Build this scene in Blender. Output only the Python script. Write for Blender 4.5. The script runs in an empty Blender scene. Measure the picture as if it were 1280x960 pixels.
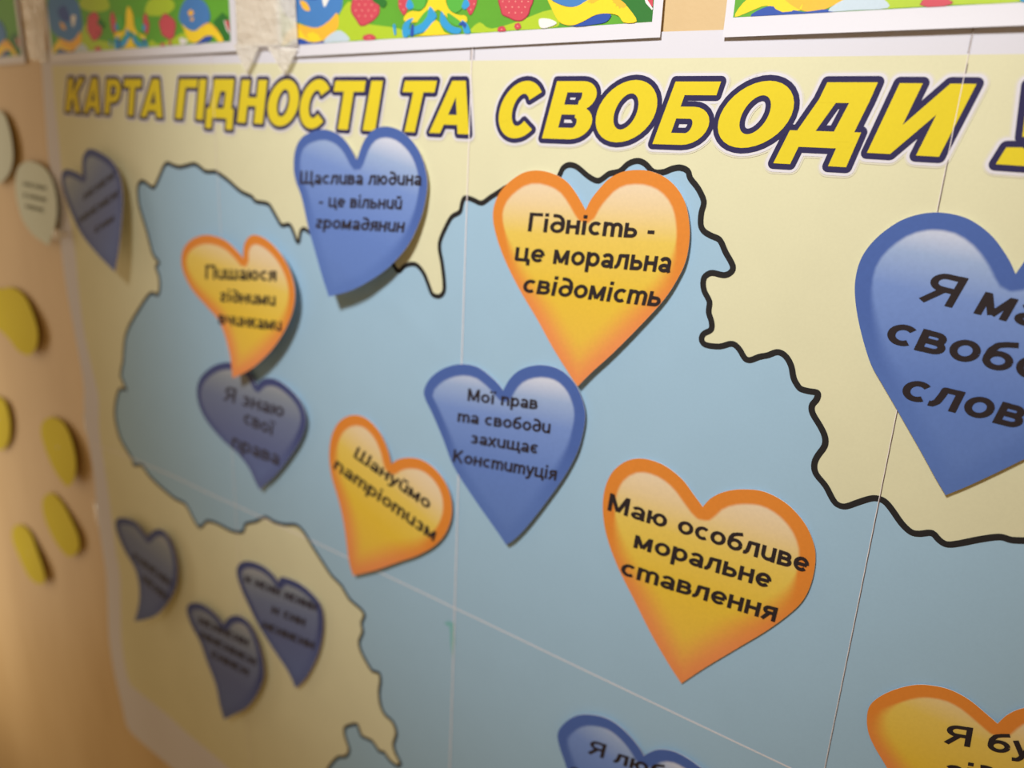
import bpy, math, random
import numpy as np
from mathutils import Vector, Matrix
from mathutils.geometry import delaunay_2d_cdt

random.seed(7)
SC = bpy.context.scene
COL = SC.collection

# ------------------------------------------------------------------ camera
F_PIX = 1003.97                       # focal length in pixels of the 1280x960 frame
K = 0.3175                            # distance from the wall, metres
Z0 = 1.50                             # height of the camera above the floor
U = np.array([0.80769779, -0.21206177, 0.55014006])      # wall right, in camera axes
V = np.array([0.04868236, 0.95387928, 0.29621672])       # wall up
N = np.cross(U, V)                                       # out of the wall
camd = bpy.data.cameras.new('camera')
camd.sensor_width = 36.0
camd.lens = F_PIX / 1280 * 36
camd.clip_start = 0.01
camd.clip_end = 50
camd.dof.use_dof = True
camd.dof.focus_distance = 0.312
camd.dof.aperture_fstop = 5.4
cam = bpy.data.objects.new('camera', camd)
COL.objects.link(cam)
R = Matrix(((U[0], U[1], U[2], 0), (-N[0], -N[1], -N[2], -K), (V[0], V[1], V[2], Z0), (0, 0, 0, 1)))
cam.matrix_world = R
SC.camera = cam

# ------------------------------------------------------------------ light
world = bpy.data.worlds.new('world')
SC.world = world
world.use_nodes = True
world.node_tree.nodes['Background'].inputs[0].default_value = (1.0, 0.62, 0.28, 1)
world.node_tree.nodes['Background'].inputs[1].default_value = 0.25


def spot(name, loc, aim, size, blend, radius, power, col):
    l = bpy.data.lights.new(name, 'SPOT')
    l.spot_size = size
    l.spot_blend = blend
    l.shadow_soft_size = radius
    l.energy = power
    l.color = col
    o = bpy.data.objects.new(name, l)
    COL.objects.link(o)
    o.location = loc
    o.rotation_euler = (Vector(aim) - Vector(loc)).to_track_quat('-Z', 'Y').to_euler()
    return o


# unseen spot added above the board, its cone fitted to the brightness falloff
spot('key_spot', (-0.168, -0.676, Z0 + 0.507), (-0.220, 0, Z0 + 0.035), 0.90, 0.95, 0.075, 34.5, (1.0, 1.0, 1.0))
# unseen warm fill added to brighten the far left of the board
l_ = bpy.data.lights.new('side_fill', 'AREA')
l_.shape = 'RECTANGLE'
l_.size, l_.size_y = .15, .9
l_.energy = .78
l_.color = (1.0, .86, .68)
l_.spread = 2.0
o_ = bpy.data.objects.new('side_fill', l_)
COL.objects.link(o_)
o_.location = (-1.10, -.22, Z0 - .25)
o_.rotation_euler = (Vector((-.98, 0, Z0 - .25)) - o_.location).to_track_quat('-Z', 'Y').to_euler()
SC.view_settings.view_transform = 'Standard'
SC.view_settings.look = 'None'
SC.view_settings.gamma = 1
SC.view_settings.use_curve_mapping = False
SC.view_settings.exposure = 0.0


# ------------------------------------------------------------------ geometry helpers
def lin(c):
    c = np.array(c[:3]) / 255.0
    return tuple(np.where(c <= 0.04045, c / 12.92, ((c + 0.055) / 1.055) ** 2.4)) + (1.0,)


def rays(P):
    P = np.atleast_2d(np.asarray(P, float))
    return np.stack([P[:, 0] - 640, 480 - P[:, 1], np.full(len(P), -F_PIX)], 1)


def unproj(P, w):
    """image points -> (x, z) on the plane at height w off the wall"""
    r = rays(P)
    t = -(K - w) / (r @ N)
    Q = r * t[:, None]
    return np.stack([Q @ U, Q @ V], 1)


def paper(X):
    """height of the poster off the wall at x, z (metres)"""
    u, v = X[:, 0] / K, X[:, 1] / K
    h = 0.9 + 0.25 * np.sin(u * 7 + v * 2) + 0.3 * np.sin(v * 5 - u * 3 + 1)
    d = np.clip(u + 2.10, 0, None)
    h += (2.6 + 1.8 * np.sin(v * 6.3 + .4)) * np.exp(-d / 0.16) * np.clip(-v * 1.6 + .25, 0.15, 1)
    low = 1 / (1 + np.exp((v + .55) / .16))
    h += 7.5 * low * np.exp(-(d / 0.30) ** 1.5)
    h += .55 * np.sin(u * 26 + v * 3) * low * np.exp(-d / .5)
    h += 1.1 * np.exp(-((u + 1.62 + 0.10 * v) / 0.13) ** 2) * np.clip(-v - .1, 0, 1)
    h += 1.3 * np.exp(-((v + 1.50 + .1 * u) / 0.10) ** 2) * np.clip(-u - .7, 0, 1)
    for s in (-1.446, -0.805, -0.1475):
        h += 0.08 * np.exp(-np.abs(u - s) / 0.02)
    h += 0.08 * np.exp(-np.abs(v + 0.8305) / 0.02)
    h += 0.35 * np.exp(-np.abs(v + 0.27 + 0.55 * (u + 1.0)) / 0.012) * np.exp(-((u + 0.95) / .16) ** 2)
    return np.clip(h, 0.3, None) * 1e-3


def to3(X, w):
    return np.stack([X[:, 0], -w, X[:, 1] + Z0], 1)


def on_poster(P, eps=0.0, lift=None):
    """image points -> 3D points on the poster (plus a lift, metres)"""
    P = np.atleast_2d(np.asarray(P, float))
    e = eps if lift is None else eps + lift(P)
    w = np.full(len(P), 1e-3)
    for _ in range(5):
        X = unproj(P, w)
        w = paper(X) + e
    return to3(unproj(P, w), w)


def on_wall(P, w):
    P = np.atleast_2d(np.asarray(P, float))
    ww = np.full(len(P), w) if np.isscalar(w) else w
    return to3(unproj(P, ww), ww)


def mesh(name, verts, faces, mat, parent=None, smooth=False, mats=None, idx=None):
    me = bpy.data.meshes.new(name)
    me.from_pydata([tuple(map(float, v)) for v in verts], [], [tuple(map(int, f)) for f in faces])
    for m in (mats or [mat]):
        me.materials.append(m)
    if idx is not None:
        me.polygons.foreach_set('material_index', np.asarray(idx, dtype=np.int32))
    if smooth:
        me.polygons.foreach_set('use_smooth', np.ones(len(me.polygons), dtype=bool))
    me.update()
    o = bpy.data.objects.new(name, me)
    COL.objects.link(o)
    if parent:
        o.parent = parent
        o.matrix_parent_inverse = parent.matrix_world.inverted()
    return o


def thing(name, label, cat, loc, group=None):
    o = bpy.data.objects.new(name, None)
    o.empty_display_size = 0.01
    o.location = tuple(map(float, loc))
    COL.objects.link(o)
    o.matrix_world = Matrix.Translation(o.location)
    o['label'] = label
    o['category'] = cat
    if group:
        o['group'] = group
    return o


def slab(name, V3, T, mat, parent, th, rim, uv=None, mats=None, idx=None):
    """front sheet, cut edge and back, with no shared normals between them"""
    V3 = np.asarray(V3, float)
    T = np.asarray(T)
    T = T[(T[:, 0] != T[:, 1]) & (T[:, 1] != T[:, 2]) & (T[:, 0] != T[:, 2])]
    n = len(V3)
    back = V3 + np.array([0, th, 0])
    E = {}
    for a, b, c in T:
        for e in ((a, b), (b, c), (c, a)):
            E[e] = 1
    be = [e for e in E if (e[1], e[0]) not in E]
    vs = [V3, back]
    fs = [tuple(t) for t in T] + [tuple(t[::-1] + n) for t in T]
    k = 2 * n
    side = []
    for a, b in be:
        side += [V3[a], back[a], back[b], V3[b]]
        fs.append((k, k + 1, k + 2, k + 3))
        k += 4
    if side:
        vs.append(np.array(side))
    vs = np.concatenate(vs)
    mats = mats or [mat]
    nm = len(mats)
    base = list(idx) if idx is not None else [0] * len(T)
    ix = base + [nm] * (len(fs) - len(base))
    o = mesh(name, vs, fs, None, parent, False, mats + [rim], ix)
    sm = np.zeros(len(o.data.polygons), bool)
    sm[:len(T)] = True
    o.data.polygons.foreach_set('use_smooth', sm)
    if uv is not None:
        full = np.zeros((len(vs), 2))
        full[:n] = uv
        uvl = o.data.uv_layers.new(name='print')
        li = np.empty(len(o.data.loops), dtype=np.int32)
        o.data.loops.foreach_get('vertex_index', li)
        uvl.data.foreach_set('uv', full[li].astype(np.float32).ravel())
    return o


def tag(o, label, cat, group=None):
    o['label'] = label
    o['category'] = cat
    if group:
        o['group'] = group
    return o


def pip(poly, Q):
    poly = np.asarray(poly, float)
    Q = np.asarray(Q, float)
    ins = np.zeros(len(Q), bool)
    x, y = Q[:, 0], Q[:, 1]
    j = len(poly) - 1
    for i in range(len(poly)):
        xi, yi = poly[i]
        xj, yj = poly[j]
        if yi != yj:
            c = ((yi > y) != (yj > y)) & (x < (xj - xi) * (y - yi) / (yj - yi) + xi)
            ins ^= c
        j = i
    return ins


def dist_poly(poly, Q, closed=True):
    poly = np.asarray(poly, float)
    Q = np.asarray(Q, float)
    best = np.full(len(Q), 1e9)
    n = len(poly)
    for i in range(n if closed else n - 1):
        a, b = poly[i], poly[(i + 1) % n]
        ab = b - a
        L = ab @ ab
        if L == 0:
            continue
        t = np.clip(((Q - a) @ ab) / L, 0, 1)
        d = np.hypot(*(Q - a - t[:, None] * ab).T)
        best = np.minimum(best, d)
    return best


def fill(poly, step):
    """triangulate a closed 2D polygon with inner points; CCW in x right, y up"""
    poly = np.asarray(poly, float)
    lo, hi = poly.min(0), poly.max(0)
    g = np.stack(np.meshgrid(np.arange(lo[0], hi[0], step), np.arange(lo[1], hi[1], step * .87)), -1)
    g[1::2, :, 0] += step / 2
    g = g.reshape(-1, 2)
    g = g[pip(poly, g)]
    if len(g):
        g = g[dist_poly(poly, g) > step * 0.45]
    pts = np.concatenate([poly, g])
    n = len(poly)
    vs, es, fs, *_ = delaunay_2d_cdt([Vector(p) for p in pts], [(i, (i + 1) % n) for i in range(n)], [], 1, 1e-9)
    Q = np.array([tuple(v) for v in vs])
    T = np.array([f for f in fs if len(f) == 3])
    a, b, c = Q[T[:, 0]], Q[T[:, 1]], Q[T[:, 2]]
    T = T[pip(poly, (a + b + c) / 3)]
    a, b, c = Q[T[:, 0]], Q[T[:, 1]], Q[T[:, 2]]
    ar = (b[:, 0] - a[:, 0]) * (c[:, 1] - a[:, 1]) - (b[:, 1] - a[:, 1]) * (c[:, 0] - a[:, 0])
    T[ar < 0] = T[ar < 0][:, ::-1]
    return Q, T[np.abs(ar) > 1e-14]


def spline(pts, n=6, closed=False, corners=()):
    """Catmull-Rom through pts, broken at the corner indices"""
    pts = [np.array(p, float) for p in pts]
    N_ = len(pts)
    out = []
    m = N_ if closed else N_ - 1
    for i in range(m):
        p1, p2 = pts[i], pts[(i + 1) % N_]
        p0 = pts[i - 1] if (closed or i > 0) else 2 * p1 - p2
        p3 = pts[(i + 2) % N_] if (closed or i + 2 < N_) else 2 * p2 - p1
        if i in corners:
            p0 = 2 * p1 - p2 if True else p0
        if (i + 1) % N_ in corners:
            p3 = 2 * p2 - p1
        for k in range(n):
            t = k / n
            out.append(0.5 * ((2 * p1) + (-p0 + p2) * t + (2 * p0 - 5 * p1 + 4 * p2 - p3) * t * t + (-p0 + 3 * p1 - 3 * p2 + p3) * t ** 3))
    if not closed:
        out.append(pts[-1])
    return np.array(out)


# ------------------------------------------------------------------ stroke lettering
def arc(cx, cy, rx, ry, a0, a1, n=None):
    n = n or max(4, int(abs(a1 - a0) / 18))
    return [(cx + rx * math.cos(math.radians(a0 + (a1 - a0) * i / n)), cy + ry * math.sin(math.radians(a0 + (a1 - a0) * i / n))) for i in range(n + 1)]


def L(*c):
    return [(c[i], c[i + 1]) for i in range(0, len(c), 2)]


O_ = arc(.33, .36, .235, .265, 0, 360, 20)
G = {
    'о': (.66, [O_]), 'с': (.60, [arc(.33, .36, .235, .265, 48, 312)]),
    'а': (.61, [arc(.29, .45, .20, .18, 155, 0) + L(.49, .4, .49, .12, .53, 0), arc(.28, .20, .185, .12, 0, 360, 14)]),
    'е': (.64, [L(.10, .35, .56, .35), arc(.33, .36, .235, .265, 0, 318)]),
    'є': (.60, [arc(.33, .36, .235, .265, 45, 315), L(.1, .36, .42, .36)]),
    'н': (.64, [L(.1, 0, .1, .72), L(.53, 0, .53, .72), L(.1, .38, .53, .38)]),
    'п': (.64, [L(.1, 0, .1, .72), arc(.315, .43, .215, .2, 180, 0) + L(.53, 0)]),
    'и': (.64, [L(.1, .72) + arc(.315, .29, .215, .2, 180, 360), L(.53, 0, .53, .72)]),
    'й': (.64, [L(.1, .72) + arc(.315, .29, .215, .2, 180, 360), L(.53, 0, .53, .72), arc(.32, .98, .13, .12, 190, 350)]),
    'ш': (.96, [L(.1, .72, .1, .09, .83, .09), L(.46, .1, .46, .72), L(.83, 0, .83, .72)]),
    'щ': (1.0, [L(.1, .72, .1, .09, .83, .09), L(.46, .1, .46, .72), L(.83, 0, .83, .72), L(.83, .09, .95, .09, .95, -.18)]),
    'ц': (.70, [L(.1, .72, .1, .09, .53, .09), L(.53, 0, .53, .72), L(.53, .09, .65, .09, .65, -.18)]),
    'т': (.90, [L(.1, 0, .1, .72), arc(.275, .45, .175, .18, 180, 0) + L(.45, 0), arc(.625, .45, .175, .18, 180, 0) + L(.80, 0)]),
    'м': (.78, [L(.1, 0, .1, .72), L(.11, .68, .375, .08), L(.375, .08, .64, .68), L(.65, .72, .65, 0)]),
    'л': (.66, [L(.0, .09, .08, .09, .16, .2, .2, .45, .21, .63, .54, .63), L(.54, .72, .54, 0)]),
    'р': (.66, [L(.1, -.27, .1, .72), arc(.34, .36, .22, .265, 0, 360, 18)]),
    'в': (.62, [L(.1, 0, .1, .72), L(.1, .63) + arc(.34, .50, .14, .13, 90, -90), L(.1, .38) + arc(.36, .235, .17, .145, 90, -90) + L(.1, .09)]),
    'д': (.66, [arc(.33, .31, .235, .22, 0, 360, 18), L(.565, .31, .57, .52, .52, .73, .40, .86, .25, .90, .10, .89)]),
    'б': (.66, [arc(.33, .31, .235, .22, 0, 360, 18), L(.095, .33, .11, .58, .2, .77, .36, .85, .58, .91)]),
    'г': (.54, [L(.07, .55, .15, .63, .28, .65, .40, .60, .43, .50, .36, .42, .22, .34, .11, .25, .10, .15, .18, .08, .32, .07, .46, .14)]),
    'і': (.26, [L(.12, 0, .12, .72), L(.12, .83, .12, 1.0)]),
    'ї': (.34, [L(.15, 0, .15, .72), L(.03, .83, .03, .99), L(.28, .83, .28, .99)]),
    'ь': (.60, [L(.1, 0, .1, .72), L(.1, .41) + arc(.34, .25, .17, .16, 90, -90) + L(.1, .09)]),
    'я': (.62, [L(.51, 0, .51, .72), L(.51, .63) + arc(.26, .50, .15, .13, 90, 270) + L(.51, .37), L(.30, .37, .06, 0)]),
    'ю': (.88, [L(.1, 0, .1, .72), L(.1, .36, .3, .36), arc(.54, .36, .22, .265, 0, 360, 18)]),
    'х': (.58, [L(.04, 0, .52, .72), L(.04, .72, .52, 0)]),
    'у': (.58, [L(.05, .72, .29, .06), L(.53, .72, .26, -.08, .18, -.18, .03, -.19)]),
    'з': (.56, [arc(.25, .50, .17, .13, 150, -90), arc(.25, .235, .19, .145, 90, -150)]),
    'ч': (.62, [L(.1, .72, .1, .5) + arc(.28, .48, .18, .15, 180, 290) + L(.5, .40), L(.5, 0, .5, .72)]),
    'к': (.60, [L(.1, 0, .1, .72), L(.12, .30, .50, .72), L(.24, .42, .54, 0)]),
    'Щ': (1.12, [L(.1, 1, .1, .09, .92, .09), L(.51, .1, .51, 1), L(.92, 0, .92, 1), L(.92, .09, 1.05, .09, 1.05, -.2)]),
    'Ш': (1.04, [L(.1, 1, .1, .09, .92, .09), L(.51, .1, .51, 1), L(.92, 0, .92, 1)]),
    'Г': (.62, [L(.1, 0, .1, 1), L(.02, .91, .60, .91)]),
    'П': (.80, [L(.1, 0, .1, 1), L(.02, .91, .76, .91), L(.68, 0, .68, 1)]),
    'Я': (.78, [L(.66, 0, .66, 1), L(.66, .91) + arc(.34, .70, .22, .21, 90, 270) + L(.66, .49), L(.40, .49, .08, 0)]),
    'М': (.92, [L(.1, 0, .1, 1), L(.12, .96, .44, .08), L(.44, .08, .76, .96), L(.78, 1, .78, 0)]),
    'К': (.78, [L(.1, 0, .1, 1), L(.12, .36, .66, 1), L(.28, .56, .70, 0)]),
    '-': (.40, [L(.04, .33, .34, .33)]), ' ': (.32, []),
    '~': (.60, [L(.1, 0, .1, .72), L(.1, .2, .5, .5), L(.5, 0, .5, .72)]),
    '_': (.50, [L(.1, .1, .1, .62, .4, .62), L(.1, .1, .4, .1)]),
}


def convex_parts(strokes, hw, join=True):
    """stroke polylines -> list of convex polygons (quads and join discs)"""
    out = []
    for s in strokes:
        s = [np.array(p, float) for p in s]
        for i in range(len(s) - 1):
            a, b = s[i], s[i + 1]
            d = b - a
            l = np.hypot(*d)
            if l < 1e-9:
                continue
            n = np.array([-d[1], d[0]]) / l * hw
            out.append(np.array([a - n, b - n, b + n, a + n]))
            if join and i > 0:
                out.append(np.array([a + hw * np.array([math.cos(t), math.sin(t)]) for t in np.arange(8) * math.pi / 4 + .39]))
    return out


def dilate(poly, r, n=16):
    """convex polygon grown by r with round corners (convex hull of discs)"""
    P = np.concatenate([poly + r * np.array([math.cos(t), math.sin(t)]) for t in np.arange(n) * 2 * math.pi / n])
    P = sorted(set(map(tuple, P)))

    def half(ps):
        h = []
        for p in ps:
            while len(h) >= 2 and (h[-1][0] - h[-2][0]) * (p[1] - h[-2][1]) - (h[-1][1] - h[-2][1]) * (p[0] - h[-2][0]) <= 0:
                h.pop()
            h.append(p)
        return h
    lo, up = half(P), half(P[::-1])
    return np.array(lo[:-1] + up[:-1])


def ccw(P):
    x, y = P[:, 0], P[:, 1]
    return P if np.sum(x * np.roll(y, -1) - y * np.roll(x, -1)) > 0 else P[::-1]


def layer(name, polys, place, mat, parent, dz=1.5e-6):
    """polygons (in x,z plane or pixels) -> one mesh, each a hair above the last"""
    vs, fs = [], []
    for i, P in enumerate(polys):
        Q = place(P)
        Q = Q.copy()
        Q[:, 1] -= dz * (i % 60)
        A = Q[:, [0, 2]]
        if np.sum(A[:, 0] * np.roll(A[:, 1], -1) - A[:, 1] * np.roll(A[:, 0], -1)) < 0:
            Q = Q[::-1]
        k = len(vs)
        vs.extend(Q)
        fs.append(tuple(range(k, k + len(Q))))
    return mesh(name, vs, fs, mat, parent)


def text_polys(lines, hw=.083):
    """lines: (text, baseline-left, baseline-right, up-left, up-right) in image points"""
    out = []
    for txt, bl, br, ul, ur in lines:
        bl, br, ul, ur = (np.array(q, float) for q in (bl, br, ul, ur))
        x = 0
        parts = []
        for ch in txt:
            w, st = G[ch]
            for c in convex_parts(st, hw):
                parts.append(c + np.array([x, 0]))
            x += w + .045
        x -= .09
        for c in parts:
            s = (c[:, 0] / x)[:, None]
            t = c[:, 1][:, None]
            out.append(bl + (br - bl) * s + t * (ul + (ur - ul) * s))
    return out


# ------------------------------------------------------------------ materials
def nodes(name):
    m = bpy.data.materials.new(name)
    m.use_nodes = True
    nt = m.node_tree
    return m, nt, nt.nodes['Principled BSDF'], nt.links.new


def paper_mat(name, rgb, rough=.75, mottle=.03, spec=.25, scale=900, bump=.05, blot=.03):
    m, nt, b, ln = nodes(name)
    tc = nt.nodes.new('ShaderNodeTexCoord')
    n1 = nt.nodes.new('ShaderNodeTexNoise')
    n1.inputs['Scale'].default_value = scale
    n1.inputs['Detail'].default_value = 3
    n2 = nt.nodes.new('ShaderNodeTexNoise')
    n2.inputs['Scale'].default_value = 40
    n2.inputs['Detail'].default_value = 4
    for n_ in (n1, n2):
        ln(tc.outputs['Object'], n_.inputs['Vector'])
    a = nt.nodes.new('ShaderNodeMath')
    a.operation = 'MULTIPLY_ADD'
    ln(n1.outputs['Fac'], a.inputs[0])
    a.inputs[1].default_value = mottle * 2
    a.inputs[2].default_value = 1 - mottle - blot
    c = nt.nodes.new('ShaderNodeMath')
    c.operation = 'MULTIPLY_ADD'
    ln(n2.outputs['Fac'], c.inputs[0])
    c.inputs[1].default_value = blot * 2
    ln(a.outputs[0], c.inputs[2])
    mix = nt.nodes.new('ShaderNodeVectorMath')
    mix.operation = 'SCALE'
    mix.inputs[0].default_value = lin(rgb)[:3]
    ln(c.outputs[0], mix.inputs['Scale'])
    ln(mix.outputs[0], b.inputs['Base Color'])
    b.inputs['Roughness'].default_value = rough
    b.inputs['Specular IOR Level'].default_value = spec
    if bump:
        bp = nt.nodes.new('ShaderNodeBump')
        bp.inputs['Strength'].default_value = bump
        bp.inputs['Distance'].default_value = .0003
        ln(n1.outputs['Fac'], bp.inputs['Height'])
        ln(bp.outputs[0], b.inputs['Normal'])
    return m


def heart_mat(name, stops, rim_top, rim_low, width, low_soft):
    """printed heart: glossy pale top, clear rim at the top, soft rim at the tip"""
    m, nt, b, ln = nodes(name)
    N_ = nt.nodes.new
    uv = N_('ShaderNodeUVMap')
    uv.uv_map = 'print'
    sp = N_('ShaderNodeSeparateXYZ')
    ln(uv.outputs[0], sp.inputs[0])
    e, s = sp.outputs[0], sp.outputs[1]
    r = N_('ShaderNodeValToRGB')
    cr = r.color_ramp
    while len(cr.elements) < len(stops):
        cr.elements.new(.5)
    for el, (p, c) in zip(cr.elements, stops):
        el.position = p
        el.color = lin(c)
    ln(s, r.inputs[0])
    rr = N_('ShaderNodeValToRGB')
    rr.color_ramp.elements[0].position = .40
    rr.color_ramp.elements[0].color = lin(rim_top)
    rr.color_ramp.elements[1].position = .75
    rr.color_ramp.elements[1].color = lin(rim_low)
    ln(s, rr.inputs[0])
    soft = N_('ShaderNodeMapRange')
    soft.inputs['From Min'].default_value = .30
    soft.inputs['From Max'].default_value = .62
    soft.inputs['To Min'].default_value = .010
    soft.inputs['To Max'].default_value = low_soft
    ln(s, soft.inputs['Value'])
    lo = N_('ShaderNodeMath')
    lo.operation = 'SUBTRACT'
    lo.inputs[0].default_value = width
    lo.use_clamp = True
    ln(soft.outputs[0], lo.inputs[1])
    hi = N_('ShaderNodeMath')
    hi.operation = 'ADD'
    hi.inputs[0].default_value = width
    ln(soft.outputs[0], hi.inputs[1])
    mr = N_('ShaderNodeMapRange')
    mr.interpolation_type = 'SMOOTHSTEP'
    ln(e, mr.inputs['Value'])
    ln(lo.outputs[0], mr.inputs['From Min'])
    ln(hi.outputs[0], mr.inputs['From Max'])
    mx = N_('ShaderNodeMix')
    mx.data_type = 'RGBA'
    ln(mr.outputs[0], mx.inputs['Factor'])
    ln(rr.outputs[0], mx.inputs['A'])
    ln(r.outputs[0], mx.inputs['B'])
    # cut margin: a hair of white paper
    m2 = N_('ShaderNodeMapRange')
    m2.inputs['From Min'].default_value = -1.0
    m2.inputs['From Max'].default_value = -.5
    ln(e, m2.inputs['Value'])
    mw = N_('ShaderNodeMix')
    mw.data_type = 'RGBA'
    ln(m2.outputs[0], mw.inputs['Factor'])
    mw.inputs['A'].default_value = lin((225, 215, 210))
    ln(mx.outputs['Result'], mw.inputs['B'])
    tc = N_('ShaderNodeTexCoord')
    n1 = N_('ShaderNodeTexNoise')
    n1.inputs['Scale'].default_value = 700
    ln(tc.outputs['Object'], n1.inputs['Vector'])
    a = N_('ShaderNodeMath')
    a.operation = 'MULTIPLY_ADD'
    ln(n1.outputs['Fac'], a.inputs[0])
    a.inputs[1].default_value = .12
    a.inputs[2].default_value = .94
    v = N_('ShaderNodeVectorMath')
    v.operation = 'SCALE'
    ln(mw.outputs['Result'], v.inputs[0])
    ln(a.outputs[0], v.inputs['Scale'])
    ln(v.outputs[0], b.inputs['Base Color'])
    b.inputs['Roughness'].default_value = .6
    b.inputs['Specular IOR Level'].default_value = .25
    return m


M_WHITE = paper_mat('white_paper', (219, 219, 228), mottle=.01, blot=.01)
M_CREAM = paper_mat('cream_print', (221, 219, 183), mottle=.035, blot=.04)
M_BLUE = paper_mat('blue_print', (160, 194, 218), mottle=.03, blot=.03)
M_LINE = paper_mat('black_print', (38, 36, 36), mottle=.05)
M_NAVY = paper_mat('navy_print', (48, 44, 84), mottle=.05)
M_YELLOW = paper_mat('yellow_print', (226, 206, 44), mottle=.04)
M_HALO = paper_mat('pale_print', (222, 220, 226), mottle=.02)
M_HALO2 = paper_mat('pale_cream_print', (220, 217, 196), mottle=.02)
M_INK2 = paper_mat('paler_text_ink', (62, 60, 74), mottle=.05, rough=.6)  # paler, lower-contrast ink for the text on the left blue hearts
M_INK = paper_mat('text_ink', (44, 36, 38), mottle=.05, rough=.6)
M_SEAM = paper_mat('cut_paper_edge', (244, 236, 236), bump=0)
M_GAP = paper_mat('dark_gap', (95, 80, 78), bump=0)
M_STICK_Y = paper_mat('yellow_card', (218, 204, 44), mottle=.04)
M_STICK_G = paper_mat('pale_green_card', (222, 234, 224), mottle=.03)
M_BHEART = heart_mat('blue_heart_print', [(0, (226, 226, 236)), (.07, (206, 212, 228)), (.17, (154, 176, 214)), (.30, (118, 146, 206)), (.60, (98, 128, 194)), (1, (92, 122, 186))],
                     (74, 102, 170), (88, 118, 184), .072, .05)
M_BSHADE = heart_mat('shaded_blue_heart_print', [(0, (176, 178, 180)), (.15, (138, 148, 162)), (.32, (112, 124, 156)), (.60, (98, 110, 154)), (1, (98, 118, 172))],
                    (66, 76, 126), (90, 104, 154), .066, .05)  # same blue print, dim light on the left put into its colours
M_OHEART = heart_mat('orange_heart_print', [(0, (232, 214, 190)), (.15, (230, 206, 160)), (.30, (228, 198, 92)), (.55, (228, 192, 62)), (1, (230, 186, 76))],
                     (222, 136, 52), (232, 144, 84), .072, .12)

# wall board: painted hardboard, ochre
mw, nt, b, ln = nodes('ochre_board')
tc = nt.nodes.new('ShaderNodeTexCoord')
mp = nt.nodes.new('ShaderNodeMapping')
mp.inputs['Scale'].default_value = (1, 1, .35)
n1 = nt.nodes.new('ShaderNodeTexNoise')
n1.inputs['Scale'].default_value = 16
n1.inputs['Detail'].default_value = 5
ln(tc.outputs['Object'], mp.inputs[0])
ln(mp.outputs[0], n1.inputs['Vector'])
rp = nt.nodes.new('ShaderNodeValToRGB')
rp.color_ramp.elements[0].position = .3
rp.color_ramp.elements[0].color = lin((206, 176, 126))
rp.color_ramp.elements[1].position = .7
rp.color_ramp.elements[1].color = lin((218, 190, 142))
ln(n1.outputs['Fac'], rp.inputs[0])
ln(rp.outputs[0], b.inputs['Base Color'])
b.inputs['Roughness'].default_value = .55
n2 = nt.nodes.new('ShaderNodeTexNoise')
n2.inputs['Scale'].default_value = 500
ln(tc.outputs['Object'], n2.inputs['Vector'])
bp = nt.nodes.new('ShaderNodeBump')
bp.inputs['Strength'].default_value = .15
bp.inputs['Distance'].default_value = .0004
ln(n2.outputs['Fac'], bp.inputs['Height'])
ln(bp.outputs[0], b.inputs['Normal'])
M_BOARD = mw

# clear glossy tape
mt, nt, b, ln = nodes('clear_tape')
b.inputs['Base Color'].default_value = lin((252, 248, 236))
b.inputs['Roughness'].default_value = .16
b.inputs['Specular IOR Level'].default_value = .8
b.inputs['Alpha'].default_value = .48
tc = nt.nodes.new('ShaderNodeTexCoord')
n1 = nt.nodes.new('ShaderNodeTexNoise')
n1.inputs['Scale'].default_value = 160
n1.inputs['Distortion'].default_value = 1.0
ln(tc.outputs['Object'], n1.inputs['Vector'])
bp = nt.nodes.new('ShaderNodeBump')
bp.inputs['Strength'].default_value = .9
bp.inputs['Distance'].default_value = .002
ln(n1.outputs['Fac'], bp.inputs['Height'])
ln(bp.outputs[0], b.inputs['Normal'])
M_TAPE = mt

# ------------------------------------------------------------------ the wall
vs, fs = [], []
x0, x1, z0, z1, th = -2.2, 1.2, -0.0, 2.4, .03
vs = [(x0, 0, z0), (x1, 0, z0), (x1, 0, z1), (x0, 0, z1), (x0, th, z0), (x1, th, z0), (x1, th, z1), (x0, th, z1)]
fs = [(0, 1, 2, 3), (5, 4, 7, 6), (4, 0, 3, 7), (1, 5, 6, 2), (3, 2, 6, 7), (4, 5, 1, 0)]
wall = mesh('wall_back', vs, fs, M_BOARD)
wall['kind'] = 'structure'

# ------------------------------------------------------------------ the poster
poster = thing('poster', 'large paper map poster of taped sheets with yellow title lettering', 'poster',
               (-0.25, 0, Z0 - .1))


def uvp(P):
    P = np.atleast_2d(np.asarray(P, float))
    w = np.full(len(P), 1e-3)
    for _ in range(4):
        X = unproj(P, w)
        w = paper(X)
    return X


left_px = [(52, 76), (54, 110), (57, 150), (61, 200), (68, 240), (75, 300), (83, 360), (94, 420), (104, 475), (105, 500),
           (106, 528), (112, 560), (118, 600), (121, 640), (127, 680), (133, 720), (135, 770), (137, 805), (143, 842), (152, 880), (158, 906), (166, 918)]
left = uvp(spline(left_px, 4))
bot = uvp([(190, 939), (215, 960)])
top_z = 0.1330 * K
bot_z = bot[-1, 1]
right_x = 1.16 * K
left[0] = (left[0, 0], top_z)
outline = np.concatenate([left, bot, [(-1.3 * K, bot_z), (right_x, bot_z), (right_x, top_z)]])
inner_px = [(65, 83), (68, 120), (73, 170), (80, 240), (92, 300), (98, 360), (106, 420), (119, 478), (123, 500), (124, 540), (133, 600), (139, 645),
            (145, 690), (150, 720), (151, 760), (152, 800), (157, 835), (163, 855), (175, 866)]
inner = uvp(spline(inner_px, 4))
ib = uvp([(230, 913), (285, 960)])
cream_top = uvp([(700, 74.5)])[0, 1]
inner[0] = (inner[0, 0], cream_top)
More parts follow.
